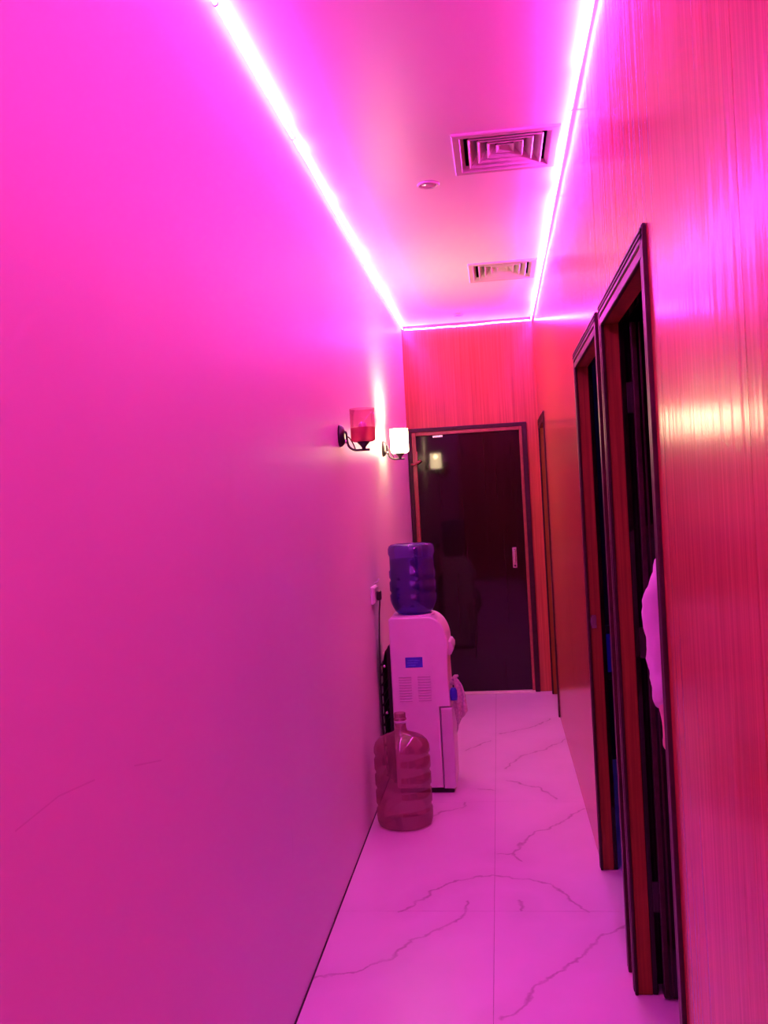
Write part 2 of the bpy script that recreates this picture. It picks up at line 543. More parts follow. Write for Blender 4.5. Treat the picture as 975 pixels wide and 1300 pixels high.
def doorway(name, d, label):
    r = thing(name, label, 'doorway', (XR, (d[0] + d[1]) / 2, 0), kind='structure')
    inv = Matrix.Translation(-Vector(r.location))
    def part(nm, bm, m):
        bm.transform(inv)
        return obj(nm, bm, m, r)
    part('casing', casing_piece(d[0], d[0] + CW, 0.001, ZD, lip=1), M['casing'])
    part('casing', casing_piece(d[1] - CW, d[1], 0.001, ZD, lip=-1), M['casing'])
    part('casing', casing_piece(d[0] + 0.002, d[1] - 0.002, ZD - 0.063, ZD + 0.004, True), M['casing'])
    i0, i1, zt = d[0] + CW - 0.006, d[1] - CW + 0.006, ZD - 0.063 + 0.004
    for y0, y1 in ((i0 - 0.032, i0), (i1, i1 + 0.032)):
        part('jamb', bx(XC + 0.004, XW - 0.010, y0, y1, 0.001, zt, bev=0.001), M['jamb'])
        part('door_stop', bx(XW - 0.010, XW + 0.006, y0, y1, 0.001, zt, bev=0.002), M['leaf'])
    part('head_jamb', bx(XC + 0.004, XW - 0.010, i0, i1, zt, zt + 0.03), M['jamb'])
    part('head_stop', bx(XW - 0.010, XW + 0.006, i0, i1, zt, zt + 0.03), M['leaf'])
    return r, part, i0, i1, zt

def leaf(part, x0, y0, y1, zt, hinge_y):
    lf = part('door_leaf', bx(x0, x0 + 0.70, y0, y1, 0.008, zt - 0.004, bev=0.002), M['leaf'])
    return lf

r, part, i0, i1, zt = doorway('door_1', D1, 'open doorway with dark casing where a person stands')
lf = leaf(part, XW + 0.018, i1 - 0.030, i1 + 0.010, zt, i1)
for x0, x1 in ((XW + 0.020, XW + 0.034), (XW + 0.042, XW + 0.047)):
    part('stile_bead', bx(x0, x1, i1 - 0.036, i1 - 0.029, 0.01, zt - 0.006, bev=0.002), M['casing'])
for z in (0.25, 1.0, 1.72):
    part('hinge', bx(XW + 0.004, XW + 0.020, i1 - 0.008, i1 - 0.001, z, z + 0.09, bev=0.001), M['black_metal'])

r, part, i0, i1, zt = doorway('door_2', D2, 'open doorway with dark casing and pale strike plate, blue light inside')
leaf(part, XW + 0.018, i0 - 0.010, i0 + 0.030, zt, i0)
bm = bx(0.338, 0.358, i1 - 0.0025, i1 + 0.001, 0.958, 1.010, bev=0.001)
box(bm, 0.333, 0.338, i1 - 0.004, i1, 0.968, 1.0, bev=0.001)
part('strike_plate', bm, M['steel'])

r, part, i0, i1, zt = doorway('door_3', D3, 'narrow doorway in the laminate wall beside the far dark door')
part('door_leaf', bx(XW + 0.018, XW + 0.055, i0, i1, 0.03, zt - 0.004, bev=0.002), M['jamb'])

# ------------------------------------------------------------------ dark door at the corridor end
r = thing('door_4', 'glossy dark brown closed door at the corridor end', 'door', ((E0 + E1) / 2, L, 0), kind='structure')
inv = Matrix.Translation(-Vector(r.location))
def part(nm, bm, m, par=None):
    if par is None: bm.transform(inv)
    return obj(nm, bm, m, par or r)
fy = L - 0.022
part('casing', bx(E0, E0 + 0.030, fy, L + 0.05, 0.001, EZ, bev=0.003), M['casing'])
part('casing', bx(E1 - 0.036, E1, fy, L + 0.05, 0.001, EZ, bev=0.003), M['casing'])
part('casing', bx(E0, E1, fy + 0.0005, L + 0.05, EZ - 0.028, EZ + 0.001, bev=0.003), M['casing'])
part('lining', bx(E0 + 0.030, E0 + 0.062, fy + 0.006, L + 0.05, 0.001, EZ - 0.028, bev=0.003), M['lining'])
part('lining', bx(E1 - 0.058, E1 - 0.036, fy + 0.006, L + 0.05, 0.001, EZ - 0.028, bev=0.003), M['lining'])
part('lining', bx(E0 + 0.062, E1 - 0.058, fy + 0.0065, L + 0.05, EZ - 0.056, EZ - 0.028, bev=0.003), M['lining'])
lf = part('door_leaf', bx(E0 + 0.062, E1 - 0.058, L + 0.004, L + 0.045, 0.014, EZ - 0.057, bev=0.002), M['leaf'])
part('foot_strip', bx(E0 + 0.03, E1 - 0.036, fy - 0.03, L + 0.05, 0.0, 0.013, bev=0.004), M['cream'])  # pale cream strip along the foot of the door
part('door_closer', bx(E0 + 0.19, E0 + 0.27, L - 0.012, L + 0.006, EZ - 0.076, EZ - 0.058, bev=0.003), M['steel'])
hx = 0.102
hb = bx(hx - 0.016, hx + 0.016, L - 0.003, L + 0.005, 0.945, 1.10, bev=0.002)
hp = part('handle_plate', hb, M['steel'])
bm = bmesh.new()
tube(bm, smooth_path([(hx, L, 1.085), (hx, L - 0.030, 1.082), (hx, L - 0.034, 1.06), (hx, L - 0.034, 1.01), (hx, L - 0.030, 0.985), (hx, L, 0.982)], 4), 0.006, 8)
bm.transform(inv)
part('pull_bar', bm, M['steel'], hp)
bm = bmesh.new()
lathe(bm, [(0, 0), (0.008, 0), (0.008, 0.004), (0, 0.004)], 14)
bm.transform(Matrix.Translation((hx, L - 0.003, 0.962)) @ Matrix.Rotation(PI / 2, 4, 'X'))
bm.transform(inv)
part('keyhole', bm, M['gap'], hp)
for z in (0.3, 1.78):
    part('hinge', bx(E0 + 0.052, E0 + 0.068, L - 0.02, L + 0.006, z, z + 0.09, bev=0.002), M['lining'])
# wood hook / latch on the left lining
bm = bmesh.new()
tube(bm, [(E0 + 0.02, fy + 0.004, 1.775), (E0 + 0.045, fy - 0.02, 1.770), (E0 + 0.075, fy - 0.024, 1.785), (E0 + 0.095, fy - 0.022, 1.80)], 0.009, 8)
part('latch', bm, M['lining'])

# ------------------------------------------------------------------ LED strips along the ceiling edge
def led_run(name, label, path_fn, t0, t1, hot, base, inward, clips=0.9):
    """path_fn(t) -> Vector; hot = [(t0, t1)] where the chips face the ceiling; inward = direction into the corridor"""
    r = thing(name, label, 'led strip', base)
    n = int((t1 - t0) / 0.03) + 2
    bm = bmesh.new()
    rad = 0.0046
    rings = []
    for i in range(n):
        t_ = t0 + (t1 - t0) * i / (n - 1)
        p_ = path_fn(t_) - Vector(base)
        ring = []
        for k in range(8):
            a = PI / 8 + k * PI / 4
            ring.append(bm.verts.new(p_ + inward * math.cos(a) * rad + Vector((0, 0, math.sin(a) * rad))))
        rings.append((t_, ring))
    for (ta, a), (tb, b) in zip(rings, rings[1:]):
        tm = (ta + tb) / 2
        h = any(u <= tm <= v for u, v in hot)
        for k in range(8):
            fa = bm.faces.new((a[k], a[(k + 1) % 8], b[(k + 1) % 8], b[k]))
            # faces 0,1: up-inward ; 2,3: toward the wall ; 4,5 wall/down ; 6,7 down/inward
            if k in (0, 1): fa.material_index = 1 if h else 3
            elif k in (2, 3, 4): fa.material_index = 2
            elif k == 5: fa.material_index = 4
            else: fa.material_index = 0
    bm.faces.new(rings[0][1]); bm.faces.new(rings[-1][1])
    obj('glowing_sleeve', bm, parent=r, mats=[M['led'], M['ledhot'], M['leddim'], M['ledtop'], M['ledlow']])
    t_ = t0 + 0.4
    while t_ < t1:
        p_ = path_fn(t_) - Vector(base)
        bm = bmesh.new()
        al = Vector((-inward.y, inward.x, 0))
        for k in range(5):
            pass
        pts = [p_ + inward * math.cos(a) * 0.0085 + Vector((0, 0, math.sin(a) * 0.0085)) for a in [PI * 0.95, PI * 1.2, PI * 1.5, PI * 1.8, PI * 2.05, PI * 2.3]]
        vv = []
        for q in pts:
            vv.append((bm.verts.new(q - al * 0.004), bm.verts.new(q + al * 0.004)))
        for u, v in zip(vv, vv[1:]):
            bm.faces.new((u[0], u[1], v[1], v[0]))
        o = obj('clip', bm, M['clip'], r)
        md = o.modifiers.new('thick', 'SOLIDIFY'); md.thickness = 0.001
        t_ += clips
    return r

def wob(t, s, a):
    return a * (math.sin(t * 2.1 + s) + 0.6 * math.sin(t * 5.3 + 2 * s) + 0.3 * math.sin(t * 11 + s)) / 1.9

ZS = H - 0.024
led_run('led_strip', 'glowing pink LED strip along the top of the painted wall',
        lambda t: Vector((XL + 0.011 + wob(t, 1, 0.002), t, ZS + wob(t, 0.4, 0.003))), YB + 0.02, L - 0.03,
        [(-2.3, -1.2), (-0.6, 0.7), (1.2, 1.9), (2.2, 3.15), (3.32, 3.42), (3.9, 4.0), (4.75, 5.0), (5.6, 6.9)], (XL + 0.011, 2.2, ZS), Vector((1, 0, 0)))
led_run('led_strip', 'glowing pink LED strip along the top of the laminate wall',
        lambda t: Vector((XR - 0.013 + wob(t, 3, 0.004), t, ZS - 0.002 + wob(t, 2.2, 0.006))), YB + 0.02, L - 0.03,
        [(-2.2, -1.0), (-0.5, 0.6), (1.0, 1.8), (2.2, 2.95), (3.5, 4.02), (4.2, 5.35), (6.0, 6.45)], (XR - 0.013, 2.2, ZS), Vector((-1, 0, 0)))
led_run('led_strip', 'glowing pink LED strip across the top of the wall above the dark door',
        lambda t: Vector((t, L - 0.012, ZS - 0.004 + wob(t * 3, 0.3, 0.004))), XL + 0.025, XR - 0.028, [(-0.64, -0.45)], ((XL + XR) / 2, L - 0.012, ZS), Vector((0, -1, 0)), clips=0.5)

# ------------------------------------------------------------------ ceiling vents
def vent(v, label):
    x0, x1, y0, y1 = v
    cx, cy = (x0 + x1) / 2, (y0 + y1) / 2
    hx, hy = (x1 - x0) / 2, (y1 - y0) / 2
    r = thing('ceiling_vent', label, 'vent', (cx, cy, H), 'square ceiling air diffusers')
    def ring(profile, closed=False):
        """profile: (inset, z) list swept round the rectangle"""
        bm = bmesh.new()
        loops = []
        for ins, z in profile:
            a, b = hx - ins, hy - ins
            loops.append([bm.verts.new(q) for q in ((-a, -b, z), (a, -b, z), (a, b, z), (-a, b, z))])
        prs = list(zip(loops, loops[1:])) + ([(loops[-1], loops[0])] if closed else [])
        for p_, q_ in prs:
            for k in range(4):
                bm.faces.new((p_[k], p_[(k + 1) % 4], q_[(k + 1) % 4], q_[k]))
        return bm
    obj('frame', ring([(0, 0.001), (0, -0.007), (0.004, -0.010), (0.028, -0.010), (0.044, 0.012), (0.042, 0.013), (0.026, -0.004)], True), M['vent'], r)
    for k in range(3):
        i_ = 0.058 + 0.036 * k
        zb = -0.004 + 0.004 * k
        obj('louvre', ring([(i_, zb), (i_ + 0.004, zb - 0.003), (i_ + 0.034, zb + 0.034), (i_ + 0.032, zb + 0.036)], True), M['vent'], r)
    bm = bmesh.new()
    i_ = 0.058 + 0.036 * 3
    a, b = hx - i_, hy - i_
    lo = [bm.verts.new(q) for q in ((-a, -b, 0.008), (a, -b, 0.008), (a, b, 0.008), (-a, b, 0.008))]
    tp = [bm.verts.new((x * 0.3, y * 0.3, 0.030)) for x, y in ((-a, -b), (a, -b), (a, b), (-a, b))]
    for k in range(4):
        bm.faces.new((lo[k], lo[(k + 1) % 4], tp[(k + 1) % 4], tp[k]))
    bm.faces.new(tp)
    o = obj('centre_cone', bm, M['vent'], r)
    md = o.modifiers.new('thick', 'SOLIDIFY'); md.thickness = 0.0015
    # duct box with its damper bar
    bm = ring([(0.03, 0.0), (0.03, 0.16)])
    a, b = hx - 0.03, hy - 0.03
    bm.faces.new([bm.verts.new(q) for q in ((-a, -b, 0.16), (a, -b, 0.16), (a, b, 0.16), (-a, b, 0.16))])
    obj('duct', bm, M['duct'], r)
    obj('damper_bar', bx(-a + 0.002, a - 0.002, -0.012, 0.012, 0.085, 0.097, bev=0.002), M['steel'], r)
    return r

vent(VENTS[0], 'square ceiling vent beside the small round downlight')
vent(VENTS[1], 'square ceiling vent close to the dark door wall')

def downlight(x, y_, rad, label):
    r = thing('downlight', label, 'downlight', (x, y_, H))
    bm = bmesh.new()
    lathe(bm, [(rad * 0.70, 0.0), (rad, -0.0), (rad, -0.004), (rad * 0.92, -0.007), (rad * 0.74, -0.004), (rad * 0.68, -0.001), (rad * 0.70, 0.0)], 32)
    obj('trim_ring', bm, M['dl_trim'], r, smooth=True)
    bm = bmesh.new()
    lathe(bm, [(0, -0.0075), (rad * 0.35, -0.0065), (rad * 0.60, -0.004), (rad * 0.72, -0.0012), (0, -0.0012)], 28)
    obj('lens', bm, M['dl_lens'], r, smooth=True)
downlight(-0.222, 3.909, 0.047, 'small round unlit downlight in the ceiling beside a vent')
downlight(-0.215, 6.750, 0.034, 'tiny round unlit fitting in the ceiling by the end wall')

# ------------------------------------------------------------------ wall sconces
def sconce(y_, z_, lit, label):
    r = thing('wall_sconce', label, 'wall lamp', (XL, y_, z_), 'wall sconces')
    # oval back plate facing the corridor
    bm = bmesh.new()
    lathe(bm, [(0, 0.024), (0.018, 0.024), (0.032, 0.020), (0.040, 0.010), (0.042, 0.0), (0, 0.0)], 32, sy=1.15)
    bm.transform(Matrix.Rotation(PI / 2, 4, 'Y') @ Matrix.Rotation(PI / 2, 4, 'Z'))
    o = obj('back_plate', bm, M['black_metal'], r, smooth=True)
    bm = bmesh.new()
    lathe(bm, [(0, 0.012), (0.009, 0.008), (0.010, 0.0), (0, 0)], 14)
    bm.transform(Matrix.Translation((0.023, 0, -0.025)) @ Matrix.Rotation(PI / 2, 4, 'Y'))
    obj('screw_cap', bm, M['steel'], o, smooth=True)
    cx = 0.104
    arm = smooth_path([(0.018, 0, 0.015), (0.030, 0, 0.012), (0.033, 0, -0.020), (0.040, 0, -0.048), (0.062, 0, -0.064), (0.09, 0, -0.066), (0.130, 0, -0.066)], 6)
    bm = bmesh.new(); tube(bm, arm, 0.0052, 10)
    o = obj('arm', bm, M['black_metal'], r, smooth=True)
    sc_ = smooth_path([(0.034, 0, -0.004), (0.044, 0, -0.012), (0.056, 0, -0.032), (0.064, 0, -0.052), (0.066, 0, -0.064), (0.058, 0, -0.062)], 5)
    bm = bmesh.new(); tube(bm, sc_, 0.0028, 8)
    obj('scroll', bm, M['black_metal'], o, smooth=True)
    bm = bmesh.new()
    lathe(bm, [(0, -0.066), (0.008, -0.066), (0.009, -0.055), (0.016, -0.046), (0.027, -0.035), (0.028, -0.031), (0, -0.031)], 24, cx=cx)
    obj('cup', bm, M['black_metal'], r, smooth=True)
    R0, zb, ztp = 0.053, -0.031, 0.112
    zm = 0.030
    def wall_(z0, z1, bottom):
        bm = bmesh.new()
        pr = []
        if bottom: pr += [(0.010, z0), (R0 - 0.012, z0), (R0 - 0.002, z0 + 0.006)]
        pr += [(R0, z0 + (0.014 if bottom else 0)), (R0 * 1.01, z1)]
        if not bottom: pr += [(R0 * 1.01 - 0.003, z1)]
        lathe(bm, pr, 40, cx=cx)
        return bm
    if lit:
        bm = wall_(zb, ztp, True)
        s = obj('shade', bm, M['lit_shade'], r, smooth=True)
    else:
        s = obj('shade', wall_(zm, ztp, False), M['red_glass'], r, smooth=True)
        obj('shade_base', wall_(zb, zm, True), M['red_frost'], s, smooth=True)
    bm = bmesh.new()
    lathe(bm, [(0, -0.030), (0.010, -0.030), (0.011, -0.005), (0.018, 0.012), (0.021, 0.030), (0.017, 0.046), (0.008, 0.054), (0, 0.056)], 20, cx=cx)
    obj('bulb', bm, M['bulb_on'] if lit else M['bulb_off'], r, smooth=True)
    if lit:
        ld = bpy.data.lights.new('lamp_light', 'POINT')
        ld.color = LAMP_COL; ld.energy = LAMP_W; ld.shadow_soft_size = 0.02
        lo = bpy.data.objects.new('lamp_light', ld); C.objects.link(lo)
        lo.parent = r; lo.location = (cx, 0, 0.082)
    return r
sconce(3.930, 1.795, False, 'unlit wall sconce with a red glass shade on a black arm')
sconce(5.430, 1.815, True, 'lit wall sconce with a glowing white shade by the dark door')

# ------------------------------------------------------------------ water dispenser
DX, DY = -0.590, 4.650
DISP = thing('water_dispenser', 'white floor-standing water dispenser against the painted wall', 'water dispenser', (-0.44, 4.80, 0))
dinv = Matrix.Translation(-Vector(DISP.location))
def dpart(nm, bm, m, par=None, smooth=False):
    bm.transform(dinv)
    return obj(nm, bm, m, par or DISP, smooth=smooth)
def arc(cx, cz, rx, rz, a0, a1, n):
    return [(cx + rx * math.cos(math.radians(a0 + (a1 - a0) * i / n)), cz + rz * math.sin(math.radians(a0 + (a1 - a0) * i / n))) for i in range(n + 1)]
x0, xf = -0.590, -0.286
outline = [(x0, 0.028)] + [(-0.352, 0.028), (-0.352, 0.442), (-0.296, 0.442), (-0.300, 0.640)]
outline += arc(-0.395, 0.760, 0.103, 0.143, 0, 90, 12)
outline += [(x0 + 0.020, 0.905)] + arc(x0 + 0.018, 0.887, 0.018, 0.018, 90, 180, 4)
dpart('body', prism_xz(bmesh.new(), outline, DY, DY + 0.30, bev=0.010, seg=3), M['white_plastic'])
# lower front door
dpart('front_door', prism_xz(bmesh.new(), [(-0.348, 0.024), (xf - 0.012, 0.024)] + arc(xf - 0.012, 0.036, 0.012, 0.012, -90, 0, 4) + [(xf + 0.002, 0.20), (xf, 0.438), (-0.348, 0.438)], DY, DY + 0.30, bev=0.009, seg=3), M['white_plastic2'])
# dark shadow gap filler, base and feet
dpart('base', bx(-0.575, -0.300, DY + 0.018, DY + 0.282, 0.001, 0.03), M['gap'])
# side vent slots: two columns
for cx0, cx1 in ((-0.552, -0.486), (-0.455, -0.388)):
    for k in range(10):
        z = 0.600 - k * 0.0135
        dpart('vent_slat', bx(cx0, cx1, DY - 0.0035, DY + 0.001, z - 0.0035, z + 0.0035, bev=0.0015), M['white_plastic2'])
st = dpart('sticker', bx(-0.513, -0.425, DY - 0.0015, DY + 0.001, 0.648, 0.700), M['sticker'])
for z, xa, xb in ((0.684, -0.500, -0.440), (0.672, -0.505, -0.450), (0.660, -0.498, -0.460)):
    dpart('print_line', bx(xa, xb, DY - 0.0020, DY - 0.0014, z - 0.002, z + 0.002), M['sticker_print'], par=st)
# control bump, tap recess, taps, drip tray
dpart('control_panel', prism_xz(bmesh.new(), [(-0.310, 0.690), (-0.280, 0.700), (-0.268, 0.722), (-0.268, 0.742), (-0.280, 0.762), (-0.312, 0.772)], DY + 0.05, DY + 0.25, bev=0.004), M['white_plastic2'])
for k, mt in ((0.12, 'tap_blue'), (0.21, 'white_plastic2')):
    bm = bmesh.new()
    tube(bm, [(-0.305, DY + k, 0.540), (-0.280, DY + k, 0.540), (-0.268, DY + k, 0.532), (-0.266, DY + k, 0.500)], [0.013, 0.012, 0.012, 0.010], 12)
    tp = dpart('tap', bm, M['white_plastic2'], smooth=True)
    dpart('tap_lever', bx(-0.284, -0.258, DY + k - 0.014, DY + k + 0.014, 0.551, 0.563, bev=0.004), M[mt], par=tp)
bm = bmesh.new()
lathe(bm, [(0, 0.0), (0.018, 0.0), (0.020, 0.02), (0.018, 0.05), (0.012, 0.062), (0, 0.064)], 16, cx=-0.278, cy=DY + 0.030)
for v in bm.verts: v.co.z += 0.470
dpart('tap_knob', bm, M['tap_blue'], smooth=True)
# top collar for the bottle
bm = bmesh.new()
lathe(bm, [(0.108, 0.900), (0.108, 0.905), (0.100, 0.9075), (0.070, 0.9070), (0.060, 0.902)], 36, cx=-0.468, cy=4.80)
dpart('bottle_collar', bm, M['white_plastic'], smooth=True)
# condenser on the back (black tube grid)
cd = dpart('condenser', prism_xz(bmesh.new(), [(-0.592, 0.05), (-0.612, 0.05), (-0.612, 0.735), (-0.604, 0.755), (-0.592, 0.760)], DY + 0.03, DY + 0.27), M['coil'])
for k in range(9):
    yy = DY + 0.045 + k * 0.026
    bm = bmesh.new()
    tube(bm, [(-0.612, yy, 0.07), (-0.632, yy, 0.09), (-0.640, yy, 0.40), (-0.636, yy, 0.66), (-0.618, yy, 0.73)], 0.003, 6)
    dpart('coil_wire', bm, M['coil'], par=cd)
for k in range(12):
    z = 0.09 + k * 0.052
    bm = bmesh.new()
    tube(bm, [(-0.641, DY + 0.03, z), (-0.641, DY + 0.27, z)], 0.006, 8)
    dpart('coil_tube', bm, M['coil'], par=cd)
for z in (0.655, 0.415):
    bm = bmesh.new(); lathe(bm, [(0, 0.008), (0.007, 0.005), (0.008, 0), (0, 0)], 10)
    bm.transform(Matrix.Translation((-0.625, DY + 0.026, z)) @ Matrix.Rotation(PI / 2, 4, 'X'))
    dpart('screw', bm, M['steel'], par=cd)
# power cord with plug
cord = smooth_path([(-0.632, 4.68, 1.005), (-0.634, 4.69, 0.975), (-0.642, 4.70, 0.90), (-0.650, 4.70, 0.70), (-0.654, 4.71, 0.45), (-0.652, 4.72, 0.20), (-0.642, 4.76, 0.06), (-0.600, 4.80, 0.03)], 6)
bm = bmesh.new(); tube(bm, cord, 0.0038, 8)
co = dpart('power_cord', bm, M['black_metal'], smooth=True)
dpart('plug', bx(-0.6448, -0.622, 4.655, 4.700, 0.996, 1.046, bev=0.008, seg=2), M['black_metal'], par=co)

# wall socket
r = thing('wall_socket', 'white electric socket box on the painted wall above the dispenser cord', 'socket', (XL, 4.68, 1.025))
obj('box', bx(0.0, 0.016, -0.075, 0.075, -0.045, 0.045, bev=0.005, seg=2), M['white_plastic'], r)
obj('cover_plate', bx(0.014, 0.022, -0.068, 0.068, -0.040, 0.040, bev=0.003), M['white_plastic2'], r)
obj('switch', bx(0.021, 0.027, 0.030, 0.052, -0.018, 0.018, bev=0.002), M['white_plastic'], r)
# small hook above
bm = bmesh.new()
tube(bm, smooth_path([(0.0, 0.09, 0.05), (0.018, 0.088, 0.058), (0.024, 0.086, 0.072)], 4), 0.004, 8)
obj('top_tab', bm, M['white_plastic2'], r)

# cloth hung from the front
def cloth():
    bm = bmesh.new()
    nx, nz = 14, 22
    # the towel hangs from the drip edge, folded over the tap
    grid = []
    for j in range(nz + 1):
        v = j / nz
        row = []
        for i in range(nx + 1):
            u = i / nx
            wdt = 0.008 + 0.060 * (min(1, v / 0.62) if v < 0.62 else 1.0)
            x = -0.278 + u * wdt * 0.9 + 0.004 * math.sin(v * 9 + u * 5)
            yy = DY + 0.078 + 0.030 * u + 0.014 * math.sin(u * 11 + v * 2.0) * min(1, v * 2)
            # the inner corner hangs lowest
            z = 0.583 - 0.180 * v - 0.115 * v * (1 - u) ** 1.2 + 0.012 * u * math.sin(v * 4)
            row.append(bm.verts.new((x, yy, z)))
        grid.append(row)
    for j in range(nz):
        for i in range(nx):
            bm.faces.new((grid[j][i], grid[j][i + 1], grid[j + 1][i + 1], grid[j + 1][i]))
    return bm
bm = cloth()
base = Vector((-0.26, DY + 0.08, 0.29))
bm.transform(Matrix.Translation(-base))
o = obj('towel', bm, M['cloth'], smooth=True)
o.location = base
md = o.modifiers.new('thick', 'SOLIDIFY'); md.thickness = 0.004
tag(o, 'pale cloth hanging over the dispenser tap', 'cloth')

# ------------------------------------------------------------------ bottles
def bottle_profile(R, hgt, inverted=False):
    """(r, z) of a 19-litre water bottle standing on its base"""
    pr = [(0, 0.012), (R * 0.72, 0.006), (R * 0.86, 0.0), (R * 0.94, 0.006), (R * 0.985, 0.022), (R, 0.045)]
    body = hgt * 0.80
    ribs = [0.22, 0.42, 0.60, 0.78]
    z = 0.06
    pr.append((R, z))
    for q in ribs:
        zz = body * q
        pr += [(R, zz - 0.016), (R * 0.955, zz - 0.006), (R * 0.955, zz + 0.006), (R, zz + 0.016)]
    s0 = body * 0.88
    pr += [(R * 0.985, s0), (R * 0.93, s0 + hgt * 0.035), (R * 0.80, s0 + hgt * 0.07), (R * 0.58, s0 + hgt * 0.098), (R * 0.34, s0 + hgt * 0.118), (R * 0.24, s0 + hgt * 0.135), (R * 0.205, s0 + hgt * 0.16)]
    pr += [(R * 0.20, hgt * 0.93), (R * 0.225, hgt * 0.935), (R * 0.225, hgt * 0.95), (R * 0.20, hgt * 0.955), (R * 0.20, hgt)]
    return pr

def shell(pr, th=0.002):
    return pr + [(max(r_ - th, 0.0005), z) for r_, z in reversed(pr) if z > 0.013] + [(0, 0.0145)]

EB = thing('water_bottle', 'empty clear plastic water bottle standing on the floor', 'bottle', (-0.507, 4.235, 0.0))
pr = bottle_profile(0.131, 0.515)
bm = bmesh.new(); lathe(bm, pr, 48)
obj('bottle_body', bm, M['clear_bottle'], EB, smooth=True)
bm = bmesh.new()
lathe(bm, [(0.0285, 0.470), (0.0295, 0.470), (0.0295, 0.482), (0.0285, 0.482), (0.0285, 0.470)], 28)
obj('neck_ring', bm, M['white_plastic2'], EB, smooth=True)

BB = thing('water_bottle', 'full blue water bottle upside down on the dispenser', 'bottle', (-0.468, 4.80, 0.908))
R, HB = 0.122, 0.365
pr = [(0.052, 0.0), (0.085, 0.004), (0.098, 0.016), (0.108, 0.035), (0.117, 0.055), (R, 0.075),
      (R, 0.100), (0.1165, 0.106), (0.1165, 0.116), (R, 0.123), (R, 0.168), (0.1165, 0.174), (0.1165, 0.184), (R, 0.191),
      (R, 0.225), (0.1165, 0.232), (R * 0.95, 0.30), (0.118, 0.306), (R, 0.316), (R, 0.340), (0.116, 0.356), (0.105, 0.364), (0.085, 0.366), (0.070, 0.358), (0, 0.352)]
bm = bmesh.new(); lathe(bm, pr, 48)
obj('bottle_body', bm, M['blue_bottle'], BB, smooth=True)
bm = bmesh.new()
lathe(bm, [(0, 0.004), (0.050, 0.004), (0.095, 0.018), (0.113, 0.055), (0.1135, 0.285), (0, 0.285)], 40)
obj('water', bm, M['water'], BB, smooth=True)
bm = bmesh.new()
lathe(bm, [(0, 0.0004), (0.034, 0.0004), (0.050, 0.001), (0.052, 0.003)], 28)
obj('neck', bm, M['blue_bottle'], BB, smooth=True)

# ------------------------------------------------------------------ blue lights in the side rooms
r = thing('blue_lamp', 'blue tube lamp inside the dark room behind the second doorway', 'lamp', (1.2, 4.3, H - 0.35))
bm = bmesh.new(); tube(bm, [(0, -0.5, 0), (0, 0.5, 0)], 0.016, 12)
obj('tube', bm, M['blue_lamp'], r, smooth=True)
obj('fitting', bx(-0.03, 0.03, -0.52, 0.52, 0.018, 0.05, bev=0.004), M['white_plastic'], r)
r = thing('blue_light_panel', 'small upright blue light panel in the dark room', 'light panel', (0.572, 5.195, 0.45))
obj('housing', bx(-0.045, 0.045, -0.035, 0.004, 0.0, 0.30, bev=0.005), M['black_metal'], r)
obj('panel', bx(-0.022, 0.022, -0.039, -0.034, 0.045, 0.255, bev=0.001), M['blue_soft'], r)

# ------------------------------------------------------------------ person in the first doorway
def skin_mesh(name, nodes, edges, root, m, parent, sub=2):
    """nodes: {key: (co, rx, ry)}"""
    keys = list(nodes)
    me = bpy.data.meshes.new(name)
    me.from_pydata([nodes[k][0] for k in keys], [(keys.index(a), keys.index(b)) for a, b in edges], [])
    me.materials.append(m)
    o = bpy.data.objects.new(name, me)
    C.objects.link(o)
    sk = o.modifiers.new('skin', 'SKIN')
    sk.use_smooth_shade = True
    sk.branch_smoothing = 0.6
    for i, k in enumerate(keys):
        sv = me.skin_vertices[0].data[i]
        rr = nodes[k][1:]
        sv.radius = (rr[0], rr[1] if len(rr) > 1 else rr[0])
        sv.use_root = (k == root)
    sb = o.modifiers.new('sub', 'SUBSURF')
    sb.levels = sub; sb.render_levels = sub
    o.parent = parent
    return o

# local frame: x to the side (the arm nearest the corridor is -x), y backwards (faces -y, toward the camera), z up
PER = thing('person', 'person in a pale long-sleeved shirt standing in the first doorway', 'person', (0.602, 2.40, 0.001))
N = {}
N['pelvis'] = ((0, 0, 0.90), 0.125, 0.095)
N['waist'] = ((0, 0, 1.04), 0.115, 0.085)
N['chest'] = ((0, 0.005, 1.22), 0.135, 0.095)
N['collar'] = ((0, 0.010, 1.34), 0.085, 0.065)
N['neck'] = ((0, 0.005, 1.42), 0.052, 0.054)
N['jaw'] = ((0, -0.012, 1.485), 0.066, 0.080)
N['face'] = ((0, -0.008, 1.545), 0.080, 0.100)
N['brow'] = ((0, 0.002, 1.600), 0.086, 0.106)
N['crown'] = ((0, 0.010, 1.655), 0.056, 0.070)
E_ = [('pelvis', 'waist'), ('waist', 'chest'), ('chest', 'collar'), ('collar', 'neck'), ('neck', 'jaw'), ('jaw', 'face'), ('face', 'brow'), ('brow', 'crown')]
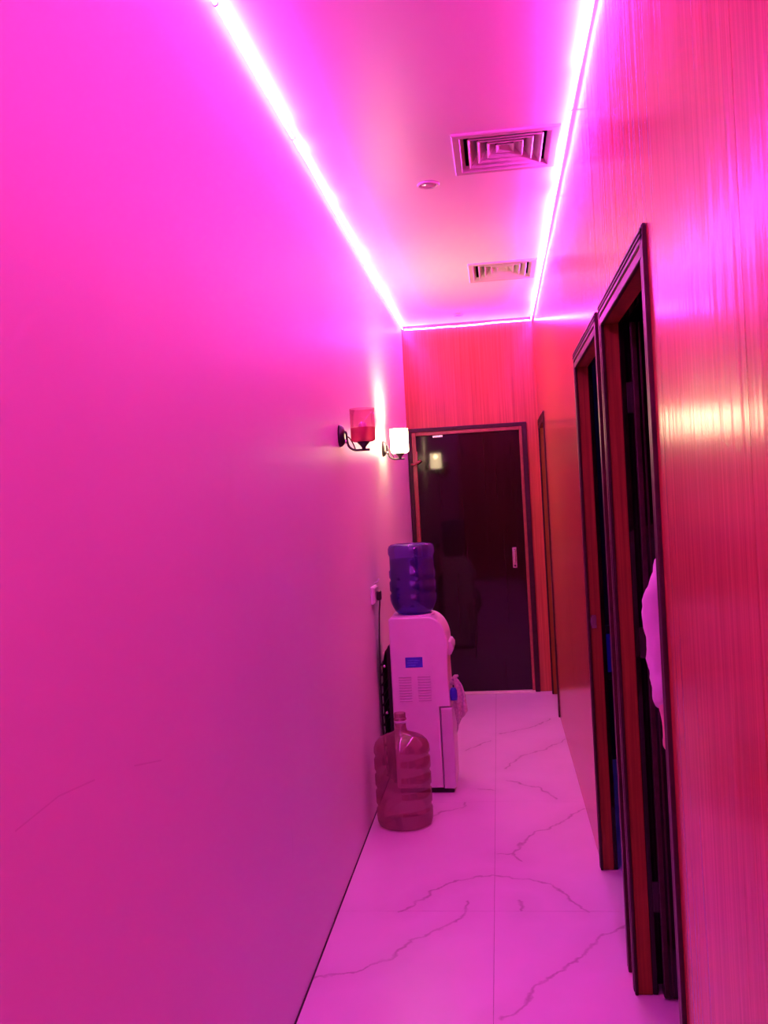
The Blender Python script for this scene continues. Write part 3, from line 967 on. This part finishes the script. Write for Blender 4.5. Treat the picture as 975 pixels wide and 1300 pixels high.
for s, nm in ((-1, 'r'), (1, 'l')):
    if s < 0:
        sh, el, wr_ = (-0.160, 0.005, 1.330), (-0.203, 0.030, 1.120), (-0.204, -0.030, 0.925)
    else:
        sh, el, wr_ = (0.160, 0.005, 1.330), (0.215, 0.025, 1.080), (0.225, -0.045, 0.860)
    N['sh' + nm] = (sh, 0.052); N['el' + nm] = (el, 0.038); N['wr' + nm] = (wr_, 0.024, 0.028)
    d_ = (Vector(wr_) - Vector(el)).normalized()
    if s < 0: d_ = Vector((-0.04, -0.05, -1)).normalized()
    pm = Vector(wr_) + d_ * 0.045
    kn = Vector(wr_) + d_ * 0.085
    N['pm' + nm] = (tuple(pm), 0.018, 0.034)
    N['kn' + nm] = (tuple(kn), 0.014, 0.038)
    E_ += [('collar', 'sh' + nm), ('sh' + nm, 'el' + nm), ('el' + nm, 'wr' + nm), ('wr' + nm, 'pm' + nm), ('pm' + nm, 'kn' + nm)]
    for q, (oy, ln) in enumerate(((-0.030, 0.066), (-0.010, 0.074), (0.010, 0.069), (0.029, 0.054))):
        a = kn + Vector((0, oy, 0.0))
        b = a + Vector((-s * 0.010, oy * 0.12, -ln * 0.52))
        c = b + Vector((-s * 0.026, 0, -ln * 0.42))
        for tag_, co_, rr in (('a', a, 0.0095), ('b', b, 0.0085), ('c', c, 0.0070)):
            N['f%d%s%s' % (q, tag_, nm)] = (tuple(co_), rr)
        E_ += [('kn' + nm, 'f%da%s' % (q, nm)), ('f%da%s' % (q, nm), 'f%db%s' % (q, nm)), ('f%db%s' % (q, nm), 'f%dc%s' % (q, nm))]
    a = pm + Vector((-s * 0.006, -0.040, -0.012)); b = a + Vector((-s * 0.010, -0.014, -0.030)); c = b + Vector((-s * 0.006, -0.004, -0.026))
    N['ta' + nm] = (tuple(a), 0.0115); N['tb' + nm] = (tuple(b), 0.0095); N['tc' + nm] = (tuple(c), 0.0075)
    E_ += [('pm' + nm, 'ta' + nm), ('ta' + nm, 'tb' + nm), ('tb' + nm, 'tc' + nm)]
    hipx = s * 0.085
    N['hip' + nm] = ((hipx, 0, 0.83), 0.085); N['knee' + nm] = ((hipx * 1.1, -0.005, 0.46), 0.052)
    N['calf' + nm] = ((hipx * 1.1, 0.018, 0.32), 0.052); N['ank' + nm] = ((hipx * 1.1, 0.020, 0.085), 0.034)
    N['heel' + nm] = ((hipx * 1.1, 0.035, 0.036), 0.032); N['ball' + nm] = ((hipx * 1.2, -0.120, 0.030), 0.036, 0.024); N['toe' + nm] = ((hipx * 1.25, -0.180, 0.024), 0.030, 0.018)
    E_ += [('pelvis', 'hip' + nm), ('hip' + nm, 'knee' + nm), ('knee' + nm, 'calf' + nm), ('calf' + nm, 'ank' + nm), ('ank' + nm, 'heel' + nm), ('ank' + nm, 'ball' + nm), ('ball' + nm, 'toe' + nm)]
skin_mesh('body', N, E_, 'pelvis', M['skin'], PER)

# shirt
S = {'hem': ((0, 0, 0.84), 0.155, 0.122), 'waist': ((0, 0, 0.98), 0.150, 0.115), 'chest': ((0, 0.005, 1.20), 0.160, 0.118), 'collar': ((0, 0.010, 1.335), 0.105, 0.080), 'neck': ((0, 0.008, 1.385), 0.058, 0.058)}
SE = [('hem', 'waist'), ('waist', 'chest'), ('chest', 'collar'), ('collar', 'neck')]
for s, nm in ((-1, 'r'), (1, 'l')):
    if s < 0:
        pts = [(-0.150, 0.005, 1.335, 0.068), (-0.183, 0.015, 1.235, 0.064), (-0.198, 0.028, 1.130, 0.060), (-0.192, 0.015, 1.050, 0.054), (-0.196, -0.010, 0.975, 0.048), (-0.200, -0.022, 0.930, 0.038)]
    else:
        pts = [(0.150, 0.005, 1.335, 0.068), (0.190, 0.015, 1.215, 0.062), (0.214, 0.024, 1.085, 0.056), (0.222, -0.010, 0.975, 0.050), (0.225, -0.036, 0.885, 0.040)]
    prev = 'collar'
    for i, (x, y_, z, r_) in enumerate(pts):
        S['%s%d' % (nm, i)] = ((x, y_, z), r_)
        SE.append((prev, '%s%d' % (nm, i))); prev = '%s%d' % (nm, i)
sh = skin_mesh('shirt', S, SE, 'chest', M['shirt'], PER, sub=3)
tx = bpy.data.textures.new('folds', 'CLOUDS'); tx.noise_scale = 0.055; tx.noise_depth = 2
dm = sh.modifiers.new('folds', 'DISPLACE'); dm.texture = tx; dm.strength = 0.026; dm.mid_level = 0.5; dm.texture_coords = 'LOCAL'

# trousers
S = {'top': ((0, 0, 0.96), 0.135, 0.104), 'pelvis': ((0, 0, 0.88), 0.142, 0.112)}
SE = [('top', 'pelvis')]
for s, nm in ((-1, 'r'), (1, 'l')):
    hx_ = -0.130 if s < 0 else 0.112
    for i, (z, r_, dx, dy) in enumerate(((0.77, 0.122, 0, 0), (0.62, 0.088, 0, 0), (0.46, 0.070, 0, -0.005), (0.28, 0.066, 0, 0.012), (0.055, 0.068, 0, 0.015))):
        S['%s%d' % (nm, i)] = ((hx_, dy, z), r_)
        SE.append(('pelvis' if i == 0 else '%s%d' % (nm, i - 1), '%s%d' % (nm, i)))
tr2 = skin_mesh('trousers', S, SE, 'pelvis', M['trousers'], PER, sub=2)
# shoes
for s in (-1, 1):
    bm = bmesh.new()
    hx_ = s * 0.098
    out = [(-0.030, 0.070), (0.030, 0.070), (0.040, 0.0), (0.048, -0.10), (0.046, -0.17), (0.025, -0.215), (-0.022, -0.215), (-0.044, -0.17), (-0.046, -0.10), (-0.038, 0.0)]
    lv = [(0.0, 1.02), (0.022, 1.03), (0.045, 0.95), (0.070, 0.72)]
    loops = [[bm.verts.new((hx_ + x * k, (y_ + 0.06) * (k if z < 0.06 else 0.62) - 0.06 + (0.03 if z > 0.06 else 0), z)) for x, y_ in out] for z, k in lv]
    for a, b in zip(loops, loops[1:]):
        for i in range(len(out)):
            j = (i + 1) % len(out)
            bm.faces.new((a[i], a[j], b[j], b[i]))
    bm.faces.new(loops[0][::-1]); bm.faces.new(loops[-1])
    o = obj('shoe', bm, M['shoe'], PER, smooth=True)
    sb = o.modifiers.new('sub', 'SUBSURF'); sb.levels = 1; sb.render_levels = 1
# hair, ears, eyes, nose, mouth
bm = bmesh.new()
bmesh.ops.create_uvsphere(bm, u_segments=32, v_segments=20, radius=1)
for v in list(bm.verts):
    if v.co.z < -0.35 or (v.co.y < -0.35 and v.co.z < 0.45):
        bm.verts.remove(v)
for v in bm.verts:
    k = 1 + 0.03 * math.sin(v.co.x * 23 + v.co.y * 17) + 0.02 * math.sin(v.co.z * 31 + v.co.x * 9)
    v.co = Vector((v.co.x * 0.082 * k, 0.010 + v.co.y * 0.102 * k, 1.595 + v.co.z * 0.104 * k))
o = obj('hair', bm, M['hair'], PER, smooth=True)
md = o.modifiers.new('thick', 'SOLIDIFY'); md.thickness = 0.012
for s in (-1, 1):
    bm = bmesh.new(); lathe(bm, [(0, 0.012), (0.010, 0.010), (0.014, 0.0), (0.010, -0.010), (0, -0.012)], 14)
    bm.transform(Matrix.Translation((s * 0.028, -0.076, 1.565)))
    ey = obj('eye', bm, M['eye'], PER, smooth=True)
    bm = bmesh.new(); lathe(bm, [(0, 0.006), (0.005, 0.004), (0.006, 0), (0.005, -0.004), (0, -0.006)], 10)
    bm.transform(Matrix.Translation((s * 0.028, -0.0862, 1.565)))
    obj('iris', bm, M['hair'], ey, smooth=True)
    bm = bmesh.new(); tube(bm, smooth_path([(s * 0.012, -0.094, 1.588), (s * 0.03, -0.094, 1.594), (s * 0.048, -0.080, 1.588)], 4), 0.004, 6)
    obj('eyebrow', bm, M['hair'], PER)
    bm = bmesh.new(); tube(bm, smooth_path([(s * 0.068, 0.0, 1.575), (s * 0.078, 0.015, 1.582), (s * 0.080, 0.022, 1.560), (s * 0.074, 0.012, 1.530), (s * 0.066, 0.002, 1.525)], 5), 0.0075, 8)
    obj('ear', bm, M['skin'], PER, smooth=True)
bm = bmesh.new(); tube(bm, smooth_path([(0, -0.086, 1.575), (0, -0.098, 1.550), (0, -0.110, 1.530), (0, -0.090, 1.520)], 4), [0.008] * 5 + [0.011] * 5 + [0.013] * 3, 10)
obj('nose', bm, M['skin'], PER, smooth=True)
bm = bmesh.new(); tube(bm, smooth_path([(-0.022, -0.076, 1.494), (0, -0.086, 1.496), (0.022, -0.076, 1.494)], 5), 0.0055, 8)
obj('mouth', bm, plain('lips', (0.42, 0.16, 0.14), 0.5, nscale=30), PER, smooth=True)
